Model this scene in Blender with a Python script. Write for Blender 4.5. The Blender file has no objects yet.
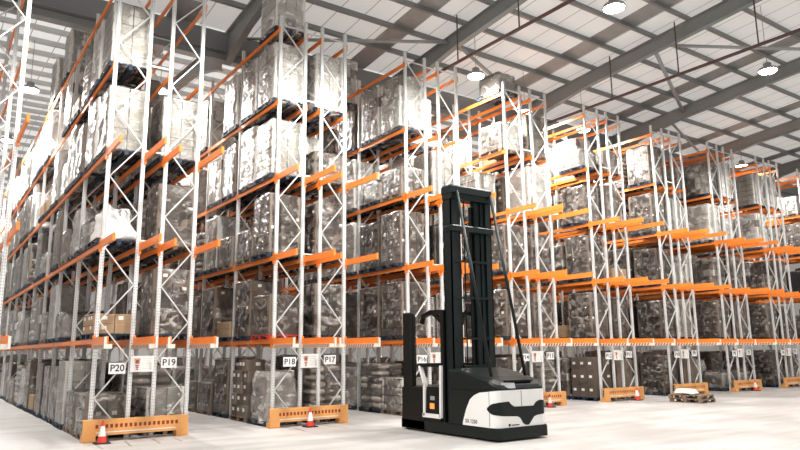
import bpy, math, random
from mathutils import Vector, Matrix, noise

scene = bpy.context.scene
COL = scene.collection
R = random.Random(7)

# ------------------------------------------------------------------ helpers
class MB:
    """collects boxes, bars, tubes and patches; build() links them as ONE mesh object"""
    def __init__(s): s.v = []; s.f = []; s.m = []
    def add(s, vs, fs, mi=0):
        o = len(s.v); s.v += [tuple(v) for v in vs]
        s.f += [tuple(i + o for i in f) for f in fs]; s.m += [mi] * len(fs); return s
    def box(s, x0, x1, y0, y1, z0, z1, mi=0):
        vs = [(x, y, z) for z in (z0, z1) for y in (y0, y1) for x in (x0, x1)]
        return s.add(vs, [(0, 2, 3, 1), (4, 5, 7, 6), (0, 1, 5, 4), (2, 6, 7, 3), (0, 4, 6, 2), (1, 3, 7, 5)], mi)
    def cbox(s, x0, x1, y0, y1, z0, z1, b=.02, mi=0):
        """box with chamfered vertical edges and a chamfered top"""
        def ring(i, z): return [(x0+b+i, y0+i, z), (x1-b-i, y0+i, z), (x1-i, y0+b+i, z), (x1-i, y1-b-i, z), (x1-b-i, y1-i, z), (x0+b+i, y1-i, z), (x0+i, y1-b-i, z), (x0+i, y0+b+i, z)]
        return s.loft([ring(0, z0), ring(0, z1-b), ring(b*.7, z1)], mi)
    def loft(s, rings, mi=0, caps=True, closed=True):
        n = len(rings[0]); vs = [p for r in rings for p in r]; fs = []
        for k in range(len(rings)-1):
            for i in range(n if closed else n-1):
                j = (i+1) % n
                fs.append((k*n+i, k*n+j, (k+1)*n+j, (k+1)*n+i))
        if caps:
            fs.append(tuple(reversed(range(n)))); fs.append(tuple(range((len(rings)-1)*n, len(rings)*n)))
        return s.add(vs, fs, mi)
    def bar(s, a, b, w, h, mi=0, up=(0, 0, 1)):
        """rectangular bar between two points"""
        a = Vector(a); b = Vector(b); d = (b-a).normalized(); u = Vector(up)
        if abs(d.dot(u)) > .98: u = Vector((0, 1, 0))
        x = d.cross(u).normalized()*w/2; y = x.cross(d).normalized()*h/2
        r = [[tuple(p+x*i+y*j) for i, j in ((-1, -1), (1, -1), (1, 1), (-1, 1))] for p in (a, b)]
        return s.loft(r, mi)
    def tube(s, pts, r, n=10, mi=0):
        pts = [Vector(p) for p in pts]; rings = []
        for k, p in enumerate(pts):
            d = (pts[min(k+1, len(pts)-1)]-pts[max(k-1, 0)]).normalized()
            u = Vector((0, 0, 1)) if abs(d.z) < .9 else Vector((0, 1, 0))
            x = d.cross(u).normalized(); y = x.cross(d)
            rr = r[k] if isinstance(r, (list, tuple)) else r
            rings.append([tuple(p+x*math.cos(2*math.pi*i/n)*rr+y*math.sin(2*math.pi*i/n)*rr) for i in range(n)])
        return s.loft(rings, mi)
    def lathe(s, prof, c=(0, 0, 0), n=20, mi=0):
        rings = [[(c[0]+r*math.cos(2*math.pi*i/n), c[1]+r*math.sin(2*math.pi*i/n), c[2]+z) for i in range(n)] for r, z in prof]
        return s.loft(rings, mi)
    def mesh(s, name, mats, smooth=False):
        me = bpy.data.meshes.new(name); me.from_pydata(s.v, [], s.f)
        for m in (mats if isinstance(mats, (list, tuple)) else [mats]): me.materials.append(m)
        me.polygons.foreach_set('material_index', s.m)
        if smooth: me.polygons.foreach_set('use_smooth', [True]*len(s.f))
        me.update(); return me
    def build(s, name, mats, parent=None, loc=(0, 0, 0), smooth=False):
        return put(name, s.mesh(name, mats, smooth), parent, loc)

def put(name, me, parent=None, loc=(0, 0, 0), rz=0):
    o = bpy.data.objects.new(name, me); COL.objects.link(o)
    o.location = loc; o.rotation_euler = (0, 0, rz)
    if parent: o.parent = parent
    return o
def tag(o, label, cat, group=None, kind=None):
    o['label'] = label; o['category'] = cat
    if group: o['group'] = group
    if kind: o['kind'] = kind
    return o
def thing(name, label, cat, loc, rz=0, group=None):
    o = bpy.data.objects.new(name, None); COL.objects.link(o); o.empty_display_size = .2
    o.location = loc; o.rotation_euler = (0, 0, rz)
    return tag(o, label, cat, group)
def struct(name, mb, mat, smooth=False):
    o = mb.build(name, mat, smooth=smooth); o['kind'] = 'structure'; return o

# ------------------------------------------------------------------ materials
def newmat(name):
    m = bpy.data.materials.new(name); m.use_nodes = True
    nt = m.node_tree; b = nt.nodes['Principled BSDF']; return m, nt, b
def N(nt, t, **kw):
    n = nt.nodes.new(t)
    for k, v in kw.items():
        if k.startswith('i_'): n.inputs[int(k[2:]) if k[2:].isdigit() else k[2:]].default_value = v
        else: setattr(n, k, v)
    return n
def plain(name, col, rough=.5, metal=0., var=.12, scale=6., bump=0., spec=.5):
    """one colour with faint procedural wear"""
    m, nt, b = newmat(name)
    tc = N(nt, 'ShaderNodeTexCoord'); nz = N(nt, 'ShaderNodeTexNoise'); nz.inputs['Scale'].default_value = scale; nz.inputs['Detail'].default_value = 4
    nt.links.new(tc.outputs['Object'], nz.inputs['Vector'])
    mx = N(nt, 'ShaderNodeMix', data_type='RGBA')
    mx.inputs['A'].default_value = (*[c*(1-var) for c in col], 1); mx.inputs['B'].default_value = (*[min(1, c*(1+var)) for c in col], 1)
    nt.links.new(nz.outputs['Fac'], mx.inputs['Factor']); nt.links.new(mx.outputs['Result'], b.inputs['Base Color'])
    b.inputs['Roughness'].default_value = rough; b.inputs['Metallic'].default_value = metal
    b.inputs['Specular IOR Level'].default_value = spec
    if bump:
        bp = N(nt, 'ShaderNodeBump'); bp.inputs['Strength'].default_value = bump; bp.inputs['Distance'].default_value = .03
        nt.links.new(nz.outputs['Fac'], bp.inputs['Height']); nt.links.new(bp.outputs['Normal'], b.inputs['Normal'])
    return m
def galv_mat():
    """galvanised steel post with a row of punched slots"""
    m, nt, b = newmat('galvanised post')
    tc = N(nt, 'ShaderNodeTexCoord'); sp = N(nt, 'ShaderNodeSeparateXYZ'); nt.links.new(tc.outputs['Object'], sp.inputs[0])
    md = N(nt, 'ShaderNodeMath', operation='FRACT'); dv = N(nt, 'ShaderNodeMath', operation='DIVIDE'); dv.inputs[1].default_value = .075
    nt.links.new(sp.outputs['Z'], dv.inputs[0]); nt.links.new(dv.outputs[0], md.inputs[0])
    lt = N(nt, 'ShaderNodeMath', operation='LESS_THAN'); lt.inputs[1].default_value = .4; nt.links.new(md.outputs[0], lt.inputs[0])
    ab = N(nt, 'ShaderNodeMath', operation='ABSOLUTE'); nt.links.new(sp.outputs['X'], ab.inputs[0])
    l2 = N(nt, 'ShaderNodeMath', operation='COMPARE'); l2.inputs[1].default_value = .026; l2.inputs[2].default_value = .008; nt.links.new(ab.outputs[0], l2.inputs[0])
    mu = N(nt, 'ShaderNodeMath', operation='MULTIPLY'); nt.links.new(lt.outputs[0], mu.inputs[0]); nt.links.new(l2.outputs[0], mu.inputs[1])
    mx = N(nt, 'ShaderNodeMix', data_type='RGBA'); mx.inputs['A'].default_value = (.66, .67, .66, 1); mx.inputs['B'].default_value = (.12, .12, .12, 1)
    nt.links.new(mu.outputs[0], mx.inputs['Factor']); nt.links.new(mx.outputs['Result'], b.inputs['Base Color'])
    b.inputs['Roughness'].default_value = .45; b.inputs['Metallic'].default_value = .15
    return m
def film_mat(name, tint=(.88, .83, .77), lo=.02, hi=.62, scale=2.2):
    """stretch film: clear with cloudy creases that shine"""
    m, nt, b = newmat(name); out = nt.nodes['Material Output']
    tc = N(nt, 'ShaderNodeTexCoord'); mp = N(nt, 'ShaderNodeMapping'); mp.inputs['Scale'].default_value = (1, 1, 1.7); mp.inputs['Rotation'].default_value = (.3, .25, 0)
    oi = N(nt, 'ShaderNodeObjectInfo'); vm = N(nt, 'ShaderNodeVectorMath', operation='MULTIPLY_ADD')
    nt.links.new(oi.outputs['Random'], vm.inputs[0]); vm.inputs[1].default_value = (13, 7, 19)
    nt.links.new(tc.outputs['Object'], vm.inputs[2]); nt.links.new(vm.outputs[0], mp.inputs['Vector'])
    nz = N(nt, 'ShaderNodeTexNoise'); nz.inputs['Scale'].default_value = scale; nz.inputs['Detail'].default_value = 5; nz.inputs['Roughness'].default_value = .62; nz.inputs['Distortion'].default_value = 1.4
    nt.links.new(mp.outputs['Vector'], nz.inputs['Vector'])
    rp = N(nt, 'ShaderNodeMapRange'); rp.inputs['From Min'].default_value = .5; rp.inputs['From Max'].default_value = .7
    rp.inputs['To Min'].default_value = lo; rp.inputs['To Max'].default_value = hi; nt.links.new(nz.outputs['Fac'], rp.inputs['Value'])
    bp = N(nt, 'ShaderNodeBump'); bp.inputs['Strength'].default_value = .9; bp.inputs['Distance'].default_value = .09
    nt.links.new(nz.outputs['Fac'], bp.inputs['Height'])
    b.inputs['Base Color'].default_value = (*tint, 1); b.inputs['Roughness'].default_value = .22; b.inputs['Specular IOR Level'].default_value = .8
    nt.links.new(bp.outputs['Normal'], b.inputs['Normal'])
    tr = N(nt, 'ShaderNodeBsdfTransparent'); tr.inputs[0].default_value = (.95, .94, .92, 1)
    gl = N(nt, 'ShaderNodeBsdfGlossy'); gl.inputs['Roughness'].default_value = .12; nt.links.new(bp.outputs['Normal'], gl.inputs['Normal'])
    fr = N(nt, 'ShaderNodeFresnel'); fr.inputs[0].default_value = 1.6; nt.links.new(bp.outputs['Normal'], fr.inputs['Normal'])
    m1 = N(nt, 'ShaderNodeMixShader'); nt.links.new(fr.outputs[0], m1.inputs[0]); nt.links.new(tr.outputs[0], m1.inputs[1]); nt.links.new(gl.outputs[0], m1.inputs[2])
    m2 = N(nt, 'ShaderNodeMixShader'); nt.links.new(rp.outputs[0], m2.inputs[0]); nt.links.new(m1.outputs[0], m2.inputs[1]); nt.links.new(b.outputs[0], m2.inputs[2])
    nt.links.new(m2.outputs[0], out.inputs['Surface']); return m
def emis(name, col, st):
    m, nt, b = newmat(name); b.inputs['Emission Color'].default_value = (*col, 1); b.inputs['Emission Strength'].default_value = st
    b.inputs['Base Color'].default_value = (*col, 1); return m
def floor_mat():
    m, nt, b = newmat('sealed concrete')
    tc = N(nt, 'ShaderNodeTexCoord')
    n1 = N(nt, 'ShaderNodeTexNoise'); n1.inputs['Scale'].default_value = .35; n1.inputs['Detail'].default_value = 6; n1.inputs['Roughness'].default_value = .6
    mp = N(nt, 'ShaderNodeMapping'); mp.inputs['Scale'].default_value = (.25, 1.6, 1); nt.links.new(tc.outputs['Object'], mp.inputs[0])
    n2 = N(nt, 'ShaderNodeTexNoise'); n2.inputs['Scale'].default_value = 1.1; n2.inputs['Detail'].default_value = 5
    nt.links.new(tc.outputs['Object'], n1.inputs['Vector']); nt.links.new(mp.outputs[0], n2.inputs['Vector'])
    ad = N(nt, 'ShaderNodeMath', operation='MULTIPLY'); nt.links.new(n1.outputs['Fac'], ad.inputs[0]); nt.links.new(n2.outputs['Fac'], ad.inputs[1])
    cr = N(nt, 'ShaderNodeValToRGB'); cr.color_ramp.elements[0].position = .12; cr.color_ramp.elements[0].color = (.37, .352, .335, 1)
    cr.color_ramp.elements[1].position = .36; cr.color_ramp.elements[1].color = (.53, .513, .493, 1); nt.links.new(ad.outputs[0], cr.inputs[0])
    nt.links.new(cr.outputs[0], b.inputs['Base Color'])
    rr = N(nt, 'ShaderNodeMapRange'); rr.inputs['To Min'].default_value = .28; rr.inputs['To Max'].default_value = .55; nt.links.new(n1.outputs['Fac'], rr.inputs['Value'])
    nt.links.new(rr.outputs[0], b.inputs['Roughness']); b.inputs['Specular IOR Level'].default_value = .35
    return m
def roof_mat(name='roof lining', through=.42):
    """ribbed pale roof lining that lets some daylight through"""
    m, nt, b = newmat(name); out = nt.nodes['Material Output']
    tc = N(nt, 'ShaderNodeTexCoord'); sp = N(nt, 'ShaderNodeSeparateXYZ'); nt.links.new(tc.outputs['Object'], sp.inputs[0])
    br = N(nt, 'ShaderNodeMath', operation='FRACT'); dv = N(nt, 'ShaderNodeMath', operation='DIVIDE'); dv.inputs[1].default_value = 1.05
    nt.links.new(sp.outputs['X'], dv.inputs[0]); nt.links.new(dv.outputs[0], br.inputs[0])
    lt = N(nt, 'ShaderNodeMath', operation='LESS_THAN'); lt.inputs[1].default_value = .035; nt.links.new(br.outputs[0], lt.inputs[0])
    mx = N(nt, 'ShaderNodeMix', data_type='RGBA'); mx.inputs['A'].default_value = (.86, .85, .83, 1); mx.inputs['B'].default_value = (.35, .34, .33, 1)
    nt.links.new(lt.outputs[0], mx.inputs['Factor']); nt.links.new(mx.outputs['Result'], b.inputs['Base Color']); b.inputs['Roughness'].default_value = .6
    tl = N(nt, 'ShaderNodeBsdfTranslucent'); nt.links.new(mx.outputs['Result'], tl.inputs[0])
    ms = N(nt, 'ShaderNodeMixShader'); ms.inputs[0].default_value = through
    nt.links.new(b.outputs[0], ms.inputs[1]); nt.links.new(tl.outputs[0], ms.inputs[2]); nt.links.new(ms.outputs[0], out.inputs['Surface'])
    return m

M = dict(
    galv=galv_mat(), brace=plain('galvanised brace', (.62, .63, .62), .45, .15, .06),
    orange=plain('orange beam paint', (.86, .225, .03), .42, 0, .1), guard=plain('amber guard paint', (.70, .33, .105), .5, 0, .12, 3),
    dot=plain('red reflector', (.35, .035, .02), .4), pale=plain('pale strip', (.72, .68, .6), .5), amberstripe=plain('dark amber stripe', (.28, .09, .02), .5), stripe=plain('dark stripe', (.05, .04, .035), .5),
    blue=plain('navy pallet paint', (.016, .03, .05), .7, 0, .3), wood=plain('pallet wood', (.22, .15, .1), .8, 0, .35, 9), redp=plain('red pallet paint', (.5, .03, .02), .6, 0, .2),
    cartA=plain('brown board', (.175, .135, .105), .75, 0, .18, 4), cartB=plain('grey brown board', (.21, .172, .14), .7, 0, .2, 3), cartC=plain('white board', (.66, .64, .6), .6, 0, .1, 3),
    cartD=plain('dark board', (.10, .077, .06), .75, 0, .2, 4), cartE=plain('tan board', (.36, .24, .14), .75, 0, .15, 4),
    sack=plain('grey sack', (.46, .41, .37), .45, 0, .25, 7, .3), lump=plain('bagged goods', (.45, .43, .4), .5, 0, .3, 3, .4),
    black=plain('black film', (.02, .02, .022), .22, 0, .3, 4, .4), tape=plain('paper label', (.85, .84, .8), .5, 0, .04),
    film=film_mat('clear stretch film'), filmw=film_mat('cloudy stretch film', (.92, .88, .83), .2, .95, 1.7), filmd=film_mat('clear thin film', (.86, .8, .73), .01, .45, 3.),
    seam=plain('box seam', (.07, .055, .045), .8),
    truck=plain('truck body dark green', (.004, .0075, .007), .42, 0, .1, spec=.25), mast=plain('mast steel paint', (.0035, .008, .0085), .42, 0, .15, spec=.25), trim=plain('black plastic', (.0025, .003, .003), .5, spec=.25),
    white=plain('gloss white paint', (.84, .84, .82), .3, 0, .03), chrome=plain('bright steel', (.6, .6, .6), .25, 1, .05), rubber=plain('tyre rubber', (.02, .02, .02), .7), glass=plain('smoked screen', (.012, .013, .015), .08),
    display=emis('display orange', (.9, .25, .05), .7), lampon=emis('lit lamp lens', (1, .97, .92), 40.), red=plain('cone red', (.75, .05, .03), .45), conew=plain('cone white', (.85, .84, .82), .4),
    sign=plain('sign white', (.88, .88, .87), .45, 0, .02), ink=plain('sign ink', (.012, .012, .012), .6), signred=plain('sign red', (.4, .06, .04), .5), signgreen=plain('sign green', (.62, .66, .56), .5), signtan=plain('sign tan', (.6, .42, .3), .5),
    steel=plain('roof steel grey', (.215, .235, .235), .55, 0, .1, 1), purlin=plain('purlin steel', (.22, .225, .222), .5, .2, .12, 1), purlin_lit=plain('lit purlin steel', (.55, .55, .54), .5, .1, .1, 1), pipe=plain('pipe oxide red', (.09, .045, .04), .5, 0, .15), tubeg=plain('grey tube', (.33, .34, .34), .5, .2, .1),
    rooflight=plain('rooflight sheet', (.3, .3, .29), .5, 0, .2, 2), wall=plain('wall cladding', (.75, .75, .74), .6, 0, .05, 1), gutter=plain('valley cladding', (.2, .205, .21), .6, 0, .1, 1), lampb=plain('lamp housing', (.3, .3, .3), .4, .5),
    floor=floor_mat(), roof=roof_mat(), roofday=roof_mat('daylit roof sheeting', .9), mark=plain('floor scuff', (.33, .3, .27), .7, 0, .2, 4), straw=plain('crumpled film white', (.8, .79, .77), .4, 0, .1, 6, .5),
)

# ------------------------------------------------------------------ measured layout (metres; X along the cross aisle, Y down the racks)
D, G, P = .863, .599, 4.784              # frame depth, gap back to back, row pitch
LV = [0, 2.385, 4.817, 7.252, 9.662, 12.059]; TOP = 12.531
BAY = 3.08
US = [0, D, D+G, 2*D+G]
CAMP = Vector((-3.586, -18.26, 2.08)); F, PIT, ROLL, YAW = 675.364, .18429, -.00985, .61305

# ------------------------------------------------------------------ setting: floor, roof, steelwork, walls
fl = MB(); fl.add([(-30, -32, 0), (75, -32, 0), (75, 60, 0), (-30, 60, 0)], [(0, 1, 2, 3)])
struct('floor', fl, M['floor'])
YV = 6.3; SL = .085; ZV = 14.75; YN = -24.; YF = 30.; YB = 54.; XA, XB = -18., 66.
def zroof(y):
    if y < YV: return ZV+SL*(YV-y)
    if y < YF: return ZV+SL*(y-YV)
    return ZV+SL*(YF-YV)-SL*(y-YF)
ys = [YN, YV, YF, YB]
for a, b, mt in zip(ys[:-1], ys[1:], ('roof', 'roofday', 'roofday')):
    ro = MB().add([(XA, a, zroof(a)), (XA, b, zroof(b)), (XB, b, zroof(b)), (XB, a, zroof(a))], [(0, 1, 2, 3)])
    struct('ceiling', ro, M[mt])
tn = 0
def trim(mb, mat, smooth=False):
    global tn
    tn += 1; return struct('trim_%d' % tn, mb, mat, smooth)
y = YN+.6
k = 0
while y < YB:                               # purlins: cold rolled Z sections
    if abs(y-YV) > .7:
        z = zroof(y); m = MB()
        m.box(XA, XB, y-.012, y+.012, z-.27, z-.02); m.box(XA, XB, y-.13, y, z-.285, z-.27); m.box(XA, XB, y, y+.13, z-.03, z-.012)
        trim(m, M['purlin' if y < YV else 'purlin_lit'])  # far span purlins are a paler copy, the brighter light there put into colour
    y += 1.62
RX = [-10.6, -2.7, 5.25, 13.2, 21.1, 29., 36.9, 44.8, 52.7]
def rafter(x, y0, y1, haunch_at):
    """tapered I beam under the purlins, deeper at the valley"""
    m = MB(); n = 14; top = []; bot = []
    for i in range(n+1):
        y = y0+(y1-y0)*i/n; t = abs(y-haunch_at); dp = .62+max(0, 1-t/3.2)*.75
        z = zroof(y)-.27; top.append((y, z)); bot.append((y, z-dp))
    def web(w, a, b):
        r = [[(x-w, ya, za), (x+w, ya, za), (x+w, yb, zb), (x-w, yb, zb)] for (ya, za), (yb, zb) in zip(a, b)]
        m.loft(r)
    web(.012, bot, top)
    web(.13, [(p[0], p[1]-.02) for p in bot], bot); web(.13, [(p[0], p[1]-.02) for p in top], top)
    trim(m, M['steel'])
    if y1 < YF-5:                       # fly braces from the lower flange up to a purlin
        for k in range(2, 11, 2):
            yy, zz = bot[k+2]; trim(MB().bar((x, yy, zz+.03), (x+.75, yy, zroof(yy)-.27), .05, .02), M['tubeg'])
for x in RX:
    rafter(x, YN, YV-.3, YV); rafter(x, YV+.3, YF, YV)
m = MB(); m.box(XA, XB, YV-.34, YV+.34, ZV-1.0, ZV-.25); m.box(XA, XB, YV-.42, YV+.42, ZV-1.06, ZV-1.0); trim(m, M['gutter'])
m = MB(); m.box(XA, XB, YV-.2, YV+.2, ZV-1.35, ZV-1.08); trim(m, M['steel'])
for a, b, r in [((5.35, 6.2-.5, 14.2), (13.1, 1.9, 14.62), .07), ((21.3, -2.9, 14.75), (28.9, -7., 14.9), .07), ((21.2, -2.3, 14.7), (28.9, 1.3, 14.6), .09), ((13.3, 1.7, 14.6), (21., 4.9, 14.2), .08), ((29.1, 2.4, 14.6), (36.8, 4.9, 14.2), .07)]:
    trim(MB().tube([a, b], r, 10), M['tubeg'], True)
# translucent rooflight strips, duller than the lining around them
wn = 0
for x in (-4.4, 3.4, 11.3, 19.4, 27.4, 35.4, 43.4):
    for a, b in ((YN, YV), (YV, YF)):
        wn += 1; m = MB(); n = 12; e = -.012
        m.loft([[(x-.5, a, zroof(a)+e-.008), (x+.5, a, zroof(a)+e-.008), (x+.5, a, zroof(a)+e), (x-.5, a, zroof(a)+e)], [(x-.5, b, zroof(b)+e-.008), (x+.5, b, zroof(b)+e-.008), (x+.5, b, zroof(b)+e), (x-.5, b, zroof(b)+e)]])
        struct('window_%d' % wn, m, M['rooflight'])
for (xa, ya), (xb, yb) in (((.0, -.85), (-.03, -1.7)), ((.72, -.45), (.6, -1.55)), ((1.36, -.45), (1.28, -1.45)), ((1.87, -.45), (1.8, -1.4)), ((5.2, -.5), (5.05, -1.5)), ((6.2, -.5), (6.3, -1.6))):
    trim(MB().bar((xa, ya, .001), (xb, yb, .001), .06, .003), M['mark'])
m = MB(); m.box(XA, XB, YB-.2, YB, 0, zroof(YB)); struct('wall_back', m, M['wall'])
m = MB(); m.box(XB-.2, XB, -32, YB, 0, 17.2); struct('wall_right', m, M['wall'])

# roof services: sprinkler pipes with drop hangers
def pipe(x, y0, y1, z, hang, label):
    t = thing('sprinkler_pipe', label, 'pipe', (x, y0, z), 0, 'sprinkler pipes under the roof')
    MB().tube([(0, 0, 0), (0, y1-y0, 0)], .065, 10).build('main_pipe', M['pipe'], t, smooth=True)
    for h in hang:
        MB().tube([(0, h-y0, .05), (0, h-y0, zroof(h)-z-.3)], .028, 8).build('hanger', M['pipe'], t, smooth=True)
pipe(12.35, -12, 4.6, 13.0, (-9, -6.2, -2.9, .4), 'dark red sprinkler pipe running above the third rack aisle')
pipe(20.6, -14, 4.6, 13.0, (-10.2, -6.9, -3.66, -.4), 'dark red sprinkler pipe with drop hangers, right side of roof')

# high bay lamps
lamp_h = MB().lathe([(.09, .34), (.12, .3), (.12, .16), (.26, .1), (.3, .0), (.27, -.01)], n=24).mesh('housing', M['lampb'], True)
lamp_l = MB().lathe([(.265, .004), (.25, -.03), (.15, -.05), (.01, -.055)], n=24).mesh('lens', M['lampon'], True)
LAMPS = []
def lamp(x, y, label, power):
    z = 12.75
    t = thing('high_bay_lamp', label, 'lamp', (x, y, z), 0, 'high bay lamps over the aisles')
    h_ = put('housing', lamp_h, t); l_ = put('lens', lamp_l, t); h_.scale = l_.scale = (1.25, 1.25, 1)
    MB().tube([(0, 0, .33), (0, 0, zroof(y)-z-.28)], .012, 6).build('hanging_rod', M['lampb'], t)
    L = bpy.data.lights.new('lamp_light', 'SPOT'); L.energy = power; L.spot_size = math.radians(168); L.spot_blend = .3; L.shadow_soft_size = .28; L.color = (1, .975, .94)
    o = bpy.data.objects.new('lamp_light', L); COL.objects.link(o); o.location = (0, 0, -.36); o.parent = t
LP = 2300
lamp(13.43, .6, 'lit high bay lamp above the top of the third and fourth rack ends', LP)
lamp(18.03, 2.46, 'lit high bay lamp just right of the fourth rack row top', LP)
lamp(22.3, 2.71, 'lit high bay lamp seen through the fifth rack row top', LP)
lamp(35.66, 1.93, 'lit high bay lamp above the racks at far right', LP)
lamp(22.67, -6.16, 'bright high bay lamp under the roof at upper right', LP)
lamp(13.49, -5.95, 'bright high bay lamp cut by the top edge of the picture', LP)
lamp(-.88, 11.87, 'lit high bay lamp in the far left aisle, nearest', LP)
lamp(-.9, 20., 'lit high bay lamp in the far left aisle, behind the nearest', LP)
lamp(-.9, 29., 'lit high bay lamp in the far left aisle, farthest', LP)
lamp(3.55, 9.02, 'lit high bay lamp between the P19 and P18 racks', LP)
lamp(3.55, 17., 'lit high bay lamp deeper between the P19 and P18 racks', LP)
for x, y, w_ in ((8.34, 9., 'between the P17 and P16 racks'), (13.1, 9., 'deep in the aisle right of the third row'), (17.9, 10., 'deep in the aisle right of the fourth row'), (3.5, -6.1, 'over the cross aisle ahead of the P18 rack'), (-1.3, -6.1, 'over the cross aisle ahead of the P20 rack'), (8.4, -6.1, 'over the cross aisle above the forklift'), (32.3, -6.2, 'over the cross aisle at far right')):
    lamp(x, y, 'lit high bay lamp '+w_, LP)

# ------------------------------------------------------------------ racks
W_, T_ = .1, .075                          # post width along Y... face toward the cross aisle is X
post = MB()
post.box(-.05, .05, 0, .006, 0, TOP); post.box(-.05, -.044, .006, T_, 0, TOP); post.box(.044, .05, .006, T_, 0, TOP)
post.box(-.05, -.028, T_-.006, T_, 0, TOP); post.box(.028, .05, T_-.006, T_, 0, TOP); post.box(-.08, .08, -.03, .11, 0, .012)
post_me = post.mesh('upright', M['galv'])
def bracing(flip):
    m = MB(); z = .22; side = 0; h = .94; xs = (.05, D-.05)
    if flip: xs = (D-.05, .05)
    z0 = 1.0
    zz = [z0+h*i for i in range(-1, 13)]
    pts = []
    for i, zc in enumerate(zz):
        pts.append((xs[(i+1) % 2], .037, min(max(zc, .1), TOP-.35)))
    for a, b in zip(pts[:-1], pts[1:]): m.bar(a, b, .03, .045, up=(0, 1, 0))
    for z in (.18, TOP-.3): m.bar((.05, .037, z), (D-.05, .037, z), .045, .03)
    return m.mesh('frame_bracing', M['brace'])
brace_me = [bracing(False), bracing(True)]
bl = BAY-.075
def beam_mesh(flip):
    s = -1 if flip else 1
    m = MB(); x0, x1 = sorted((-s*.062, -s*.012))
    m.box(x0, x1, .075, BAY-.0, -.065, .055)
    for ya, yb in ((-.02, .085), (BAY-.012, BAY+.09)):          # hooked end connectors
        xa, xb = sorted((-s*.07, -s*.048)); m.box(xa, xb, ya, yb, -.12, .1)
    return m.mesh('beam', M['orange'])
beam_me = [beam_mesh(False), beam_mesh(True)]
def arm_mesh(L, hazard, flip):
    s = -1 if flip else 1
    m = MB(); xa, xb = sorted((-s*.075, -s*.02))
    m.box(xa, xb, -L, .0, -.085, .09); m.box(xa, xb, -.03, .1, -.18, .15)
    m.box(min(xa, xb)-.004, max(xa, xb)+.004, -L-.012, -L, -.093, .098)
    return m.mesh('guide_arm', M['orange'])
def hazard_mesh(L, flip):
    m = MB(); xa, xb = (-.11, .07) if not flip else (-.07, .11); n = int((L-.25)/.13)
    m.box(xa, xb, -L-.02, -.2, -.19, -.085, 0)
    m.box(-.115 if not flip else .06, -.06 if not flip else .115, -L-.05, -L-.02, -.185, .08, 0)
    for i in range(n):
        y0 = -.25-i*.13
        vs = []
        for x in (xa-.004, xb+.004): vs += [(x, y0, -.185), (x, y0-.07, -.185), (x, y0-.125, -.09), (x, y0-.055, -.09)]
        m.add(vs, [(0, 1, 2, 3), (7, 6, 5, 4), (0, 4, 5, 1), (1, 5, 6, 2), (2, 6, 7, 3), (3, 7, 4, 0)], 1)
    return m.mesh('hazard_rail', [M['pale'], M['amberstripe']])
ARML = (1.42, 1.85, 1.38, 1.82)
arm_me = [arm_mesh(ARML[i], False, i % 2) for i in range(4)]
haz_me = [hazard_mesh(ARML[i], i % 2) for i in range(4)]
spacer_me = MB().box(.056, G-.056, .02, .055, -.02, .02).mesh('row_spacer', M['brace'])
ORD = ['leftmost edge', 'first', 'second', 'third', 'fourth', 'fifth', 'sixth', 'seventh', 'eighth', 'ninth', 'tenth']
def rack(r, side, nb):
    x0 = (r-1)*P+(0 if side == 0 else D+G)
    if r == 0: x0 += .32
    if r == 0: lab = 'galvanised end of pallet rack cut by the picture edge, empty orange beams'
    else:
        lab = 'tall galvanised pallet rack with orange beams, %s half of %s double row from left' % (('left', 'right')[side], ORD[r])
        if r <= 3: lab = 'tall galvanised pallet rack with orange beams, bearing the P%d sign' % (22-2*r-side)
    t = thing('pallet_rack', lab, 'rack', (x0, 0, 0), 0, 'pallet racking rows')
    for b in range(nb+1):
        y = b*BAY
        for j in (0, 1): put('upright', post_me, t, (j*D, y, 0))
        put('frame_bracing', brace_me[side], t, (0, y, 0))
    cnt = 0; rest = MB()
    for b in range(nb):
        for l in range(1, 6):
            for j in (0, 1):
                cnt += 1
                if cnt <= 100: put('beam', beam_me[j], t, (j*D+(-.0 if j == 0 else .0), b*BAY, LV[l]))
                else:
                    me = beam_me[j]; off = (j*D, b*BAY, LV[l])
                    rest.add([(v.co.x+off[0], v.co.y+off[1], v.co.z+off[2]) for v in me.vertices], [tuple(p.vertices) for p in me.polygons])
    if rest.v: rest.build('beam', M['orange'], t)['kind'] = 'stuff'
    for l in (1, 2, 3):
        for j in (0, 1):
            u = side*2+j
            a = put('guide_arm', arm_me[u], t, (j*D, 0, LV[l]))
            if l == 1: put('hazard_rail', haz_me[u], a)
    if side == 0 and r > 0:
        for b in range(min(nb, 3)):
            for z in (5.0, 7.45, 9.9, 12.2): put('row_spacer', spacer_me, t, (D, b*BAY, z))
    return t
NB = {0: 3, 1: 12, 2: 6, 3: 5, 4: 4, 5: 4, 6: 4, 7: 4, 8: 4, 9: 4}
for r in NB:
    for side in (0, 1):
        if r == 0 and side == 0: continue
        rack(r, side, NB[r])

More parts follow.
